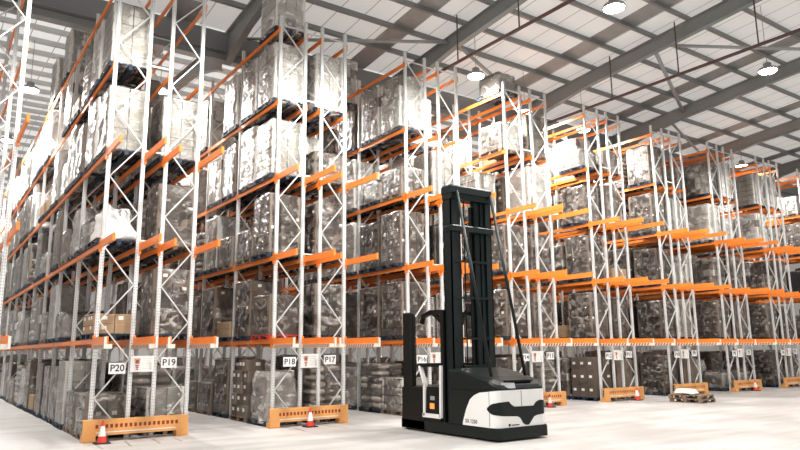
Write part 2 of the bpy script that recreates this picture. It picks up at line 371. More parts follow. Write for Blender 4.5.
# ------------------------------------------------------------------ end guards, cones, signs
def guard_mesh():
    w0, w1 = -.11, 2.4; y0, y1 = -.32, -.26
    plate = MB(); nh = 18; z0, z1, za, zb = .15, .52, .315, .405
    plate.box(w0, w1, y0, y1, z0, za); plate.box(w0, w1, y0, y1, zb, z1)
    xs = []; a = w0+.28; step = (w1-w0-.5)/nh
    e = w0
    for i in range(nh):
        h0 = a+i*step; plate.box(e, h0, y0, y1, za, zb); e = h0+.066; xs.append((h0, e))
    plate.box(e, w1, y0, y1, za, zb)
    plate.box(w0, w1, y1, y1+.1, z1-.03, z1); plate.box(w0, w1, y1, y1+.1, z0, z0+.03)
    dots = [h0 for h0, e in xs]; dot = MB().box(-.004, .07, y0+.02, y1-.01, za-.006, zb+.006)
    line = MB().box(w0+.3, w1-.32, y0-.006, y0, .205, .235)
    foot = MB().box(0, .3, y0-.02, y1+.18, 0, .15).box(.02, .28, y0-.03, y0-.02, .03, .12)
    return plate.mesh('guard_rail', M['guard']), (dots, dot.mesh('reflector', M['dot'])), line.mesh('wear_strip', M['pale']), foot.mesh('foot', M['guard']), w0, w1
gp, gd, gln, gf, gw0, gw1 = guard_mesh()
for r in range(1, 10):
    lab = 'amber steel end guard with punched holes across the %s rack row end' % ORD[r]
    if r <= 3: lab = 'amber steel end guard with punched holes below the P%d and P%d signs' % (22-2*r, 21-2*r)
    t = thing('rack_end_guard', lab, 'guard rail', ((r-1)*P-.11, 0, 0), 0, 'rack end guards')
    put('guard_rail', gp, t); [put('reflector', gd[1], t, (xd, 0, 0)) for xd in gd[0]]; put('wear_strip', gln, t)
    put('foot', gf, t, (gw0, 0, 0)); put('foot', gf, t, (gw1-.3, 0, 0))
def cone(x, y, label, s=1.):
    t = thing('traffic_cone', label, 'cone', (x, y, 0), 0, 'traffic cones at the rack ends')
    rr = lambda z: .115-.095*(z/.52)
    MB().box(-.17*s, .17*s, -.17*s, .17*s, 0, .03*s).build('base', M['rubber'], t)
    for n, za, zb, mt in (('cone_body', .03, .17, 'red'), ('reflective_sleeve', .17, .4, 'conew'), ('tip', .4, .53, 'red')):
        MB().lathe([(rr(za)*s, za*s), (rr(zb)*s, zb*s)], n=20).build(n, M[mt], t, smooth=False)
cone(.16, -.62, 'red and white traffic cone in front of the P20 end guard')
cone(5.66, -.62, 'red and white traffic cone in front of the P18 end guard')
cone(15.55, -.5, 'small cone in front of the fourth rack guard, right of the forklift', .9)
cone(20.7, -.5, 'small cone in front of the fifth rack guard')
cone(30.0, -.5, 'small cone in front of the seventh rack guard')

def text(body, size, parent, loc, mat, name='lettering', rot=(math.pi/2, 0, 0)):
    c = bpy.data.curves.new(name, 'FONT'); c.body = body; c.size = size; c.align_x = 'CENTER'; c.align_y = 'CENTER'; c.extrude = .002; c.offset = size*.012
    tmp = bpy.data.objects.new(name, c); COL.objects.link(tmp); bpy.context.view_layer.update()
    me = bpy.data.meshes.new_from_object(tmp.evaluated_get(bpy.context.evaluated_depsgraph_get())); me.materials.clear(); me.materials.append(mat)
    bpy.data.objects.remove(tmp); bpy.data.curves.remove(c)
    o = bpy.data.objects.new(name, me); COL.objects.link(o); o.parent = parent; o.location = loc; o.rotation_euler = rot
    return o
def bay_sign(num, x, z, label, tilt=0):
    t = thing('bay_sign', label, 'sign', (x, -.075, z), 0, 'bay number signs')
    t.rotation_euler = (0, tilt, 0)
    MB().box(-.2, .2, -.012, 0, -.135, .135).build('plate', M['sign'], t)
    text(num, .23, t, (0, -.0145, 0), M['ink'])
def notice(x, z, label):
    t = thing('load_notice', label, 'sign', (x, -.03, z), 0, 'load notices between the bay signs')
    MB().box(-.29, .29, -.012, 0, -.2, .2).build('plate', M['sign'], t)
    p = MB()
    p.add([(-.21, -.015, .14), (-.04, -.015, .14), (-.07, -.015, -.01), (-.18, -.015, -.01)], [(3, 2, 1, 0)], 1); p.box(-.16, -.09, -.017, -.014, .02, .1, 0)
    for k in range(3): p.box(-.17+.01*k, -.08-.01*k, -.016, -.013, -.06-.045*k, -.03-.045*k, 0)
    p.build('red_diagram', [M['signred'], M['signtan']], t)
    p = MB()
    for k in range(5): p.box(.0, .24-.03*(k % 2), -.014, -.0125, .12-.06*k, .135-.06*k, 0)
    p.box(.17, .24, -.0145, -.0125, -.15, .04, 0)
    p.build('green_text_block', [M['signgreen']], t)
for r in range(1, 10):
    bx = (r-1)*P; n1, n2 = 22-2*r, 21-2*r
    where = '' if r <= 3 else ' on the %s rack row end' % ORD[r]
    bay_sign('P%d' % n1, bx+(.52 if r == 1 else .46), 1.72+.08*(r > 1), 'white sign lettered P%d on the rack end%s' % (n1, where))
    bay_sign('P%d' % n2, bx+1.79, 1.84, 'white sign lettered P%d on the rack end%s' % (n2, where))
    notice(bx+1.13, 1.82, 'white notice with red diagram between the P%d and P%d signs' % (n1, n2))
# ------------------------------------------------------------------ LOADS
def pallet_mesh(w=1.3, d=1.1, mat='wood'):
    m = MB()
    for i in range(7):
        x = -d/2+i*(d-.1)/6; m.box(x, x+.1, -w/2, w/2, .122, .144)
    for yy in (-w/2, -.05, w/2-.1): m.box(-d/2, d/2, yy, yy+.1, .1, .122)
    for x in (-d/2, -.05, d/2-.1):
        for yy in (-w/2, -.07, w/2-.14): m.box(x, x+.1, yy, yy+.14, .022, .1)
        m.box(x, x+.1, -w/2, w/2, 0, .022)
    return m.mesh('pallet', M[mat])
PAL = {k: pallet_mesh(mat=k) for k in ('wood', 'blue', 'redp')}
PW, PD, PZ = 1.3, 1.1, .146

def cartons(nx, ny, nz, h, mat, seed, w=1.24, d=1.04, jit=.012, lab=.35, alt=None):
    """layers of separate boxes with taped lids and paper labels"""
    r = random.Random(seed); m = MB(); ch = h/nz
    for k in range(nz):
        a, b = (nx, ny) if (k % 2 == 0 or nx == ny) else (nx, ny)
        for i in range(a):
            for j in range(b):
                x0 = -d/2+i*d/a+r.uniform(0, jit); x1 = -d/2+(i+1)*d/a-r.uniform(.004, jit)
                y0 = -w/2+j*w/b+r.uniform(0, jit); y1 = -w/2+(j+1)*w/b-r.uniform(.004, jit)
                z0 = PZ+k*ch; z1 = z0+ch-.004; mi = 0 if r.random() < .8 or not alt else 1
                m.cbox(x0, x1, y0, y1, z0, z1, .012, mi)
                ym = (y0+y1)/2
                m.box(x0-.002, x0, y0+.01, y1-.01, z1-.05, z1-.03, 3)
                if i == 0 and r.random() < lab: 
                    ly = r.uniform(y0+.05, y1-.17); m.box(x0-.004, x0, ly, ly+.12, z0+ch*.4, z0+ch*.4+min(.09, ch*.4), 2)
                if j == 0 and r.random() < lab:
                    lx = r.uniform(x0+.04, max(x0+.05, x1-.17)); m.box(lx, lx+.12, y0-.004, y0, z0+ch*.4, z0+ch*.4+min(.09, ch*.4), 2)
    return m.mesh('carton_stack', [M[mat], M[alt or mat], M['tape'], M['seam']])
def blob_surface(w, d, z0, z1, amp, freq, seed, rnd=.12, top=.5, taper=0., step=.085):
    """rounded crumpled block, closed at the bottom"""
    m = MB(); off = Vector((seed*3.7, seed*1.9, seed*5.3))
    ny = max(4, int(w/step)); nx = max(4, int(d/step)); nz = max(4, int((z1-z0)/step))
    ring = []
    for i in range(nx): ring.append((-1+2*i/nx, -1))
    for i in range(ny): ring.append((1, -1+2*i/ny))
    for i in range(nx): ring.append((1-2*i/nx, 1))
    for i in range(ny): ring.append((-1, 1-2*i/ny))
    def disp(p, a):
        q = Vector(p)*freq+off
        return Vector((noise.noise(q), noise.noise(q+Vector((31, 0, 0))), noise.noise(q+Vector((0, 57, 0)))*.7))*a + Vector((noise.noise(q*2.7), noise.noise(q*2.7+Vector((9, 0, 0))), 0))*a*.45
    def corner(u, v):
        s = (abs(u)**8+abs(v)**8)**(1/8.); return u/s, v/s
    rings = []
    for k in range(nz+1):
        t = k/nz; z = z0+(z1-z0)*t; sc = 1-taper*t
        rr = []
        for u, v in ring:
            u, v = corner(u, v); p = Vector((u*d/2*sc, v*w/2*sc, z)); rr.append(tuple(p+disp(p, amp)))
        rings.append(rr)
    for s_, dz in ((.93, .0), (.72, .01), (.4, .02), (.12, .02)):     # crumpled lid
        rr = []
        for u, v in ring:
            u, v = corner(u, v); sc = (1-taper)*s_; p = Vector((u*d/2*sc, v*w/2*sc, z1+dz)); dd = disp(p, amp); rr.append((p.x+dd.x*.3, p.y+dd.y*.3, p.z+dd.x*top+abs(dd.y)*top))
        rings.append(rr)
    m.loft(rings); return m
def wrap(h, mat, seed, amp=.028, w=1.27, d=1.08, taper=.02):
    return blob_surface(w, d, .07, PZ+h+.015, amp, 2.6, seed, taper=taper, top=.8).mesh('stretch_wrap', M[mat], True)
def pile(h, mat, seed, amp=.09, freq=1.9, taper=.12):
    return blob_surface(1.14, .96, PZ, PZ+h, amp, freq, seed, taper=taper, top=1.2).mesh('bagged_goods', M[mat], True)
def sacks(h, n, seed, mat='sack'):
    r = random.Random(seed); m = MB(); sh = h/n
    for k in range(n):
        for i in (0, 1):
            for j in (0, 1):
                cx = (-.26, .26)[i]+r.uniform(-.02, .02); cy = (-.31, .31)[j]+r.uniform(-.02, .02); cz = PZ+sh*(k+.5)
                rings = []
                for a in range(1, 10):
                    t = math.pi*a/10; zc = -math.cos(t); rad = math.sin(t)**.45
                    ring = []
                    for b in range(16):
                        p = 2*math.pi*b/16; cu, sv = math.cos(p), math.sin(p); s_ = (abs(cu)**4+abs(sv)**4)**.25
                        x = cu/s_*.275*rad; y = sv/s_*.325*rad
                        ring.append((cx+x+.01*noise.noise(Vector((x*6, y*6, k+seed))), cy+y, cz+zc*sh*.56))
                    rings.append(ring)
                m.loft(rings)
    return m.mesh('sack_stack', M[mat], True)

# every kind of load once: (look, goods mesh, wrap mesh, pallet)
LOADS = [
 ('film-wrapped brown cartons', cartons(2, 3, 5, 1.72, 'cartA', 1), wrap(1.72, 'film', 1), 'blue'),
 ('film-wrapped grey cartons', cartons(3, 3, 6, 1.8, 'cartB', 2), wrap(1.8, 'filmd', 2), 'blue'),
 ('cloudy-wrapped tall load', cartons(2, 2, 4, 1.86, 'cartC', 3, lab=.1), wrap(1.86, 'filmw', 3, .04), 'blue'),
 ('film-wrapped dark cartons', cartons(2, 3, 6, 1.62, 'cartD', 4), wrap(1.62, 'filmd', 4), 'blue'),
 ('white cartons under film', cartons(2, 3, 6, 1.74, 'cartC', 5, lab=.2), wrap(1.74, 'filmd', 5), 'blue'),
 ('lumpy film-wrapped load', pile(1.3, 'lump', 6), wrap(1.34, 'filmw', 6, .07, taper=.12), 'blue'),
 ('film-wrapped sacks', sacks(1.5, 7, 7), wrap(1.5, 'filmd', 7, .03), 'blue'),
 ('half-height film-wrapped cartons', cartons(2, 3, 3, .92, 'cartB', 8), wrap(.92, 'film', 8), 'wood'),
 ('low layer of brown cartons', cartons(2, 3, 2, .5, 'cartE', 9, lab=.7), None, 'blue'),
 ('black-wrapped load', cartons(2, 2, 3, 1.4, 'cartD', 10), wrap(1.42, 'black', 10, .03), 'wood'),
 ('bare labelled brown cartons', cartons(2, 3, 4, 1.5, 'cartA', 11, lab=.4), None, 'wood'),
 ('mixed cartons under film', cartons(2, 4, 5, 1.55, 'cartB', 12, alt='cartC', jit=.03), wrap(1.55, 'film', 12, .035), 'blue'),
 ('low film-wrapped bundle', pile(.7, 'lump', 13, .06), wrap(.74, 'film', 13, .06, taper=.08), 'blue'),
 ('single large brown box', cartons(1, 1, 1, 1.15, 'cartA', 14, lab=1, jit=.02), wrap(1.15, 'filmd', 14), 'redp'),
 ('pale wrapped load', cartons(2, 2, 4, 1.05, 'cartC', 15), wrap(1.05, 'film', 15, .03), 'wood'),
 ('crumpled white plastic heap', pile(.82, 'straw', 16, .16, 2.3, .3), None, 'blue'),
 ('film-wrapped grey slab stack', cartons(1, 2, 9, 1.66, 'cartB', 17, lab=.15), wrap(1.66, 'film', 17, .03), 'wood'),
 ('two-tone cartons under cloudy film', cartons(3, 3, 5, 1.9, 'cartC', 18, alt='cartB'), wrap(1.9, 'filmw', 18, .03), 'blue'),
]
SIDE = ('left', 'right')
TIER = ['ground tier', 'second tier', 'third tier', 'fourth tier', 'fifth tier', 'top tier']
BAYW = ['first', 'second', 'third', 'fourth', 'fifth', 'sixth', 'seventh', 'eighth', 'ninth', 'tenth', 'eleventh', 'twelfth']
def rackname(r, side): return 'the P%d rack' % (22-2*r-side) if r <= 3 else "%s row's %s rack" % (ORD[r], SIDE[side])
# what stands where the photo shows it clearly: (row, side, tier, bay, slot) -> kind, None = empty
SET = {
 (1,0,0,0,0): 7, (1,0,0,0,1): 7, (1,0,1,0,0): 8, (1,0,1,0,1): None, (1,0,1,1,0): None, (1,0,2,0,0): 15, (1,0,2,0,1): 12, (1,0,3,0,0): 4, (1,0,3,0,1): 2, (1,0,4,0,0): 4, (1,0,4,0,1): 2, (1,0,5,0,0): None,
 (1,0,5,0,1): None, (1,0,5,1,0): None, (1,0,5,1,1): None, (1,0,2,1,0): 5, (1,0,2,1,1): 7,
 (1,1,0,0,0): 14, (1,1,1,0,0): 0, (1,1,2,0,0): 16, (1,1,3,0,0): 4, (1,1,4,0,0): None, (1,1,5,0,0): None, (1,1,4,0,1): None, (1,1,5,0,1): None, (1,1,0,0,1): 6,
 (2,0,0,0,0): 5, (2,0,0,0,1): 'loose', (2,0,1,0,0): 13, (2,0,1,0,1): 0, (2,0,2,0,0): 1, (2,0,2,0,1): 7, (2,0,3,0,0): 4, (2,0,3,0,1): 17, (2,0,4,0,0): 2, (2,0,4,0,1): 2, (2,0,5,0,0): 17, (2,0,5,0,1): None,
 (2,0,5,1,0): None, (2,0,5,1,1): None, (2,0,4,1,0): 2, (2,0,4,1,1): None, (2,0,0,1,0): 0, (2,0,0,1,1): 7,
 (2,1,0,0,0): 6, (2,1,1,0,0): 11, (2,1,2,0,0): 16, (2,1,3,0,0): 7, (2,1,4,0,0): 2, (2,1,5,0,0): None, (2,1,5,0,1): None, (2,1,3,0,1): 2, (2,1,4,0,1): 4,
 (3,0,0,0,0): 14, (3,0,0,0,1): 6, (3,0,1,0,0): 1, (3,0,1,0,1): 0, (3,0,2,0,0): 1, (3,0,2,0,1): 3, (3,0,3,0,0): 7, (3,0,3,0,1): 12, (3,0,5,0,0): None, (3,0,5,0,1): None, (3,1,5,0,0): None, (3,0,4,0,0): 17,
 (4,0,5,0,0): 12, (4,0,5,0,1): None, (4,0,4,0,0): 14, (4,0,0,0,0): 3, (4,1,5,0,0): None, (4,0,1,0,0): 0,
 (5,0,0,0,0): 'bare', (5,0,1,0,0): 1, (5,0,2,0,0): 1, (5,0,3,0,0): 11, (5,0,5,0,0): None, (5,0,5,0,1): None, (5,0,5,1,0): None, (5,0,5,1,1): None, (5,0,5,2,0): None, (5,0,5,2,1): None, (5,1,5,0,1): None, (5,1,5,1,0): None, (4,1,5,1,0): None, (4,1,5,0,1): None, (5,1,5,0,0): None, (5,0,4,0,0): 12,
 (6,0,0,0,0): 3, (6,0,1,0,0): 3, (6,0,2,0,0): 3, (6,0,4,0,0): 0, (6,0,5,0,0): None,
 (7,0,0,0,0): 12, (7,0,0,0,1): 5, (7,0,1,0,0): 1, (7,0,5,0,0): None, (7,0,4,0,0): 11, (8,0,0,0,0): 3, (8,0,1,0,0): 1, (8,0,5,0,0): None,
}
FILL = [.97, .93, .93, .9, .8, .1]
WEIGHT = {0: 9, 1: 8, 2: 6, 3: 6, 4: 5, 5: 3, 6: 3, 7: 5, 8: 2, 9: 2, 10: 3, 11: 5, 12: 3, 13: 2, 14: 2, 16: 4, 17: 5}
UP = {2: 3, 4: 3, 6: 2, 14: 3, 17: 3, 9: 0, 3: .2, 10: .3, 1: .6, 0: .6}     # paler goods weighted upward: the stronger light up there put into their colour
LOW = {7: 3, 14: 3, 6: 2, 5: 3, 10: .6, 11: 1.2, 12: 2, 8: 1, 16: .4, 0: .4, 1: .3, 17: .1, 2: .1}     # shorter goods stand low down
SEEN = set([400,401,402,403,404,405,406,408,416,418,419,420,421,422,423,432,433,434,435,437,438,439,448,449,450,451,453,454,455,464,465,466,468,469,470,471,475,489,500,501,502,503,504,505,506,517,518,519,520,521,523,532,533,535,536,537,538,539,548,549,550,551,552,553,554,555,557,564,565,567,568,569,570,571,582,583,600,601,616,617,632,633,634,635,636,648,649,650,700,701,704,716,717,732,733,734,748,749,750,765,800,801,802,803,816,817,818,832,833,834,848,849,864,865,866,880,901,916,917,918,932,933,934,935,948,949,950,964,1000,1003,1004,1016,1032,1033,1048,1050,1064,1066,1081,1100,1132,1133,1148,1149,1150,1164,1200,1201,1204,1216,1232,1233,1234,1235,1248,1249,1264,1265,1266,1300,1301,1304,1316,1317,1332,1333,1348,1349,1364,1381,1400,1418,1432,1448,1465,1466,1500,1502,1516,1517,1548,1564,1600,1603,1616,1617,1632,1633,1649,1664,1665,1680,1716,1717,1732,1733,1735,1748,1749,1765,1766,1800,1816,1832,1848,1864,1900,1948,1964,1965,2016,2032,2033,2048,2049,2064,2065,2100,2116,2132,2200,2216,2217,2232,2248,2249,2264,2265,2316,2348,2364,2400,2416,2432,2433,2448,2449,2464,2500,2516,2532,2533,2549,2564,2565,2600,2616,2632,2648,2649,2701,2716,2748,2800,2816,2832,2833,2848,2864,2900,2901,2903,2916,2932,2948,2964,2965,3000,3016,3032,3048,3064,3100,3200,3216,3232,3248,3249,3264,3300,3348,3400,3401,3416,3432,3448,3464,3532,3616,3632,3648,3649,3664,3665,3700,3801,3903,3916,3948,3964])
FAINT = set([407,410,424,425,426,441,442,456,458,459,508,509,524,525,540,541,542,543,556,572,618,619,637,638,639,640,708,735,738,740,741,836,837,851,867,868,902,903,904,905,936,937,951,966,1034,1035,1036,1051,1102,1134,1151,1167,1250,1335,1434,1436,1449,1450,1504,1532,1533,1534,1549,1634,1635,1700,1734,1833,1849,1903,1916,1949,2035,2050,2133,2135,2150,2165,2303,2434,2450,2465,2466,2665,2764,2802,2835,2933,2949,3001,3003,3049,3148,3149,3164,3201,3233,3316,3332,3465,3600,3633,3701,3716,3800,3816,3832,3848,3849,3865,3900,3932])  #@SEEN
def spot(r, side, l, b, s):
    return ((r-1)*P+(0 if side == 0 else D+G)+D/2, b*BAY+(.86 if s == 0 else 2.3), LV[l]+(.057 if l else 0))
def make_load(key, k, x, y, z, rz):
    r, side, l, b, s = key; look, goods, film, pal = LOADS[k]
    t = thing('pallet_load', '%s on %s, %s, %s bay, %s slot' % (look, rackname(r, side), TIER[l], BAYW[b], ('nearer', 'farther')[s]), 'pallet load', (x, y, z), rz, 'palletised goods in the racking')
    put('pallet', PAL[pal], t); put(goods.name.split('.')[0], goods, t)
    if film: put('stretch_wrap', film, t)
    return t
def carton(mb_size, label, loc, group, mat='cartA', rz=0, lab=True):
    w, d, h = mb_size
    m = MB().cbox(-d/2, d/2, -w/2, w/2, 0, h, .012)
    m.box(-d/2-.002, -d/2, -.03, .03, h*.72, h); m.box(-.03, .03, -w/2+.01, w/2-.01, h, h+.002)
    o = m.build('carton', M[mat], None, loc); o.rotation_euler.z = rz; tag(o, label, 'box', group)
    if lab:
        a = -w*.1; MB().box(-d/2-.005, -d/2-.001, a, a+.15, h*.45, h*.45+.1).build('paper_label', M['tape'], o)
        MB().box(.0, .15, -w/2-.005, -w/2-.001, h*.45, h*.45+.1).build('paper_label', M['tape'], o)
    return o
REST = {}                                   # loads too small or too hidden to tell apart, gathered by material
def add_rest(key, k, x, y, z, rz):
    look, goods, film, pal = LOADS[k]; mw = Matrix.Translation((x, y, z)) @ Matrix.Rotation(rz, 4, 'Z')
    for me in (PAL[pal], goods, film):
        if not me: continue
        for mi, mt in enumerate(me.materials):
            ps = [p for p in me.polygons if p.material_index == mi]
            if not ps: continue
            vs, fs = REST.setdefault(mt.name, ([], [])); mp = {}
            for p in ps:
                f = []
                for v in p.vertices:
                    if v not in mp: mp[v] = len(vs); vs.append(tuple(mw @ me.vertices[v].co))
                    f.append(mp[v])
                fs.append(tuple(f))
def make_rest():
    m = MB(); mats = []
    for n, (vs, fs) in REST.items():
        m.add(vs, fs, len(mats)); mats.append(bpy.data.materials[n])
    if m.v: tag(m.build('distant_pallet_goods', mats), 'mass of small half-hidden pallet goods deep inside the racking', 'pallet loads', None, 'stuff')
rl = random.Random(99)
for r in range(1, 10):
    for side in (0, 1):
        for b in range(min(NB[r], 12)):
            for l in range(6):
                for s in (0, 1):
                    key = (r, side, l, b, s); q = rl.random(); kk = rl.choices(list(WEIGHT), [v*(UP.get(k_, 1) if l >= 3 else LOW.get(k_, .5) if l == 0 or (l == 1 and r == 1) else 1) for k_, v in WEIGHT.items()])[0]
                    jx, jy, fl_, jr = rl.uniform(-.03, .03), rl.uniform(-.05, .05), rl.random() < .5, rl.uniform(-.012, .012)
                    f = FILL[l] if l < 5 or r < 3 else .03
                    k = SET[key] if key in SET else (kk if q < f else None)
                    if k is None or k in ('loose', 'bare'): continue
                    kc = (r*4+side*2+s)*100+l*16+b
                    x, y, z = spot(*key); fn = make_load
                    if SEEN is not None and kc not in SEEN:
                        if kc not in FAINT: continue
                        fn = add_rest
                    fn(key, k, x+jx, y+jy, z, (math.pi if fl_ and key not in SET else 0)+jr)
make_rest()
# unwrapped cartons, each box on its own
x, y, z = spot(5, 0, 0, 0, 0); t = put('pallet', PAL['blue'], None, (x, y, z)); tag(t, 'navy pallet under the bare carton stack at the fifth row end', 'pallet')
for k in range(3):
    for j in range(3):
        for i in range(2):
            cn = ('bottom', 'middle', 'top')[k]; rn = ('nearest the aisle end', 'second from the aisle end', 'third from the aisle end')[j]
            carton((.40, .5, .53), 'bare brown carton, %s layer, %s, %s side of fifth row stack' % (cn, rn, ('left', 'right')[i]), (x-.26+.52*i+rl.uniform(-.008, .008), y-.42+.42*j, z+PZ+.534*k), 'bare cartons at the fifth row end', 'cartD')
x, y, z = spot(2, 0, 0, 0, 1); t = put('pallet', PAL['wood'], None, (x, y, z)); tag(t, 'wooden pallet under the uneven carton stack behind the P18 wrapped load', 'pallet')
for k in range(5):
    for j in range(3):
        if k == 4 and j == 2: continue
        carton((.38-.03*(k > 2), .62, .34), 'bare carton in uneven stack behind the P18 wrapped load, %s layer, %s column' % (('bottom', 'second', 'third', 'fourth', 'top')[k], ('nearest', 'middle', 'farthest')[j]),
               (x-.2+rl.uniform(-.04, .04)*(k > 0), y-.41+.41*j+rl.uniform(-.01, .01), z+PZ+.344*k), 'uneven carton stack on the P18 rack', ('cartB', 'cartA', 'cartD')[(k+j) % 3], 0)
# spare pallets standing in the cross aisle
def floor_pallet(x, y, z, rz, mat, label):
    o = put('pallet', PAL[mat], None, (x, y, z), rz); return tag(o, label, 'pallet', 'empty pallets in the cross aisle')
floor_pallet(21.5, -2.45, 0, .06, 'wood', 'bottom empty wooden pallet on the cross aisle floor near the sixth guard')
floor_pallet(21.47, -2.42, .146, .1, 'wood', 'upper empty wooden pallet stacked in the cross aisle, under crumpled film')
o = blob_surface(.85, .6, 0, .13, .05, 3.2, 44, taper=.2, top=1.).build('crumpled_film', M['straw'], None, (21.35, -2.3, .335), True); tag(o, 'crumpled white film lying on the spare pallet stack', 'plastic film')
# floor scuffs by the rack ends

# ------------------------------------------------------------------ TRUCK
# reach truck with a tall mast parked in the cross aisle; rear toward -Y, near side at X=0 locally
T = thing('forklift_truck', 'black and white narrow-aisle forklift truck with tall mast parked in the cross aisle', 'forklift', (7.39, -6.42, 0))
BW, BL = 1.66, 1.72           # body width, length of the rear body along Y
def outline(rad=.2, w=BW, y1=BL, inset=0., n=7):
    """points (x, y, arclength) from the near side front, round the rear, to the far side front"""
    pts = []
    def arc(cx, cy, a0, a1):
        for i in range(n+1):
            a = a0+(a1-a0)*i/n; pts.append((cx+(rad-inset)*math.cos(a), cy+(rad-inset)*math.sin(a)))
    for i in range(48): pts.append((inset, y1-(y1-rad)*i/48))
    arc(rad, rad, math.pi, 1.5*math.pi)
    for i in range(1, 14): pts.append((rad+(w-2*rad)*i/14, inset))
    arc(w-rad, rad, 1.5*math.pi, 2*math.pi)
    for i in range(1, 13): pts.append((w-inset, rad+(y1-rad)*i/12))
    return pts
OUT = outline()
def panel(x0s, zlo, zhi, off, name, mat, parent, sel):
    """skin patch that follows the rounded body between zlo(i) and zhi(i)"""
    A = outline(inset=-off); B = outline(inset=-off+.03); m = MB(); idx = [i for i in range(len(A)) if sel(A[i])]
    vs = []; 
    for i in idx:
        lo, hi = zlo(A[i]), zhi(A[i]); hi = max(hi, lo+.002)
        vs += [(*A[i], lo), (*A[i], hi), (*B[i], lo), (*B[i], hi)]
    fs = []
    for k in range(len(idx)-1):
        a, b = 4*k, 4*k+4
        fs += [(a, b, b+1, a+1), (a+1, b+1, b+3, a+3), (b, a, a+2, b+2)]
    fs += [(0, 1, 3, 2)]; e = 4*(len(idx)-1); fs += [(e+1, e, e+2, e+3)]
    m.add(vs, fs); o = m.build(name, M[mat], parent); o.data.polygons.foreach_set('use_smooth', [False]*len(o.data.polygons)); return o
def interp(tab, v):
    for (a, fa), (b, fb) in zip(tab[:-1], tab[1:]):
        if a <= v <= b: return fa+(fb-fa)*(v-a)/(b-a)
    return tab[0][1] if v < tab[0][0] else tab[-1][1]
# chassis skirt along the whole truck
m = MB(); base = [(-.01+(x)*1.01, y-.04) for x, y in outline(rad=.1, y1=3.8)]
m.loft([[(x, y, .05) for x, y in base], [(x, y, .27) for x, y in base], [(.8+(x-.8)*.985, y if y > .4 else y*.97+.012, .31) for x, y in base]])
m.build('chassis', M['truck'], T)
# rear body core and sculpted hood
m = MB(); core = outline(inset=.02)
m.loft([[(x, y, .3) for x, y in core], [(x, y, 1.14) for x, y in core]])
core_o = m.build('rear_body', M['truck'], T)
def hood_z(y, edge):
    return interp([(0, 1.26), (.25, 1.40), (.9, 1.55), (1.3, 1.62), (1.8, 1.64)], y)
m = MB(); rings = []
HO = outline(inset=.0)
for f, dz in ((1., None), (1.0, .0), (.95, .05), (.82, .075), (.5, .09), (.1, .095)):
    ring = []
    for x, y in HO:
        xx = .8+(x-.8)*f; yy = BL/2+(y-BL/2)*(f if f > .94 else f); 
        if dz is None: z = 1.15
        else:
            z = hood_z(yy, 0)-.07+dz
        ring.append((xx, yy, z))
    rings.append(ring)
m.loft(rings); hood = m.build('hood', M['truck'], T)
MB().box(.42, 1.28, .07, .2, 1.335, 1.372).build('vent_slot', M['trim'], hood)
MB().loft([[(.2, .03, 1.19), (.62, -.012, 1.19), (.62, .03, 1.30), (.24, .09, 1.31)], [(.2, .03, 1.2), (.62, -.02, 1.2), (.62, .02, 1.315), (.24, .08, 1.325)]]).build('rear_lamp', M['chrome'], hood)
# white rear cover with the dark grille band
side = lambda p: p[0] < .19
wz_hi = lambda p: interp([(0, 1.15), (.55, 1.09), (.75, 1.02), (.9, .92), (1.05, .68), (1.2, .33)], p[1]) if p[0] < .3 else (interp([(0, 1.15), (.55, 1.09), (.75, 1.02), (.9, .92), (1.05, .68), (1.2, .33)], p[1]) if p[0] > 1.3 else 1.15)
cover = panel(None, lambda p: .31, wz_hi, .012, 'rear_cover', 'white', T, lambda p: p[1] < 1.2)
S = .2
def arcpos(p):
    """distance from the near rear corner seam along the skin: negative on the near side"""
    x, y = p
    if x < S and y >= S: return -(y-S)-.314
    if x > BW-S and y >= S: return (BW-2*S)+.157+(y-S)+.157
    if x < S: return -(math.atan2(S-x, S-y)/(math.pi/2))*.314
    if x > BW-S: return BW-2*S+(math.atan2(x-(BW-S), S-y)/(math.pi/2))*.314
    return x-S
g_hi = [(-.42, .735), (-.36, .79), (-.24, .855), (-.08, .885), (.22, .90), (.30, .775), (1.02, .765), (1.10, .875), (1.24, .89), (1.55, .86), (1.62, .78)]
g_lo = [(-.42, .725), (-.36, .67), (-.24, .61), (0, .575), (.45, .55), (.56, .50), (.655, .34), (.85, .34), (.95, .50), (1.06, .54), (1.5, .58), (1.62, .74)]
panel(None, lambda p: interp(g_lo, arcpos(p)), lambda p: interp(g_hi, arcpos(p)), .022, 'grille_band', 'truck', cover, lambda p: -.43 < arcpos(p) < 1.62)
for xs in (.8,): MB().box(xs-.006, xs+.006, -.016, -.008, .78, 1.14).build('cover_seam', M['trim'], cover)
MB().box(-.016, -.008, .215, .225, .33, 1.14).build('cover_seam', M['trim'], cover)
tx = text('SX 1250', .125, cover, (-.0145, .87, .41), M['ink'], 'model_lettering', (math.pi/2, 0, -math.pi/2))
m = MB(); m.box(.36, .42, -.0165, -.011, .335, .395); m.box(.45, .7, -.0155, -.011, .345, .372); m.build('maker_badge', M['ink'], cover)
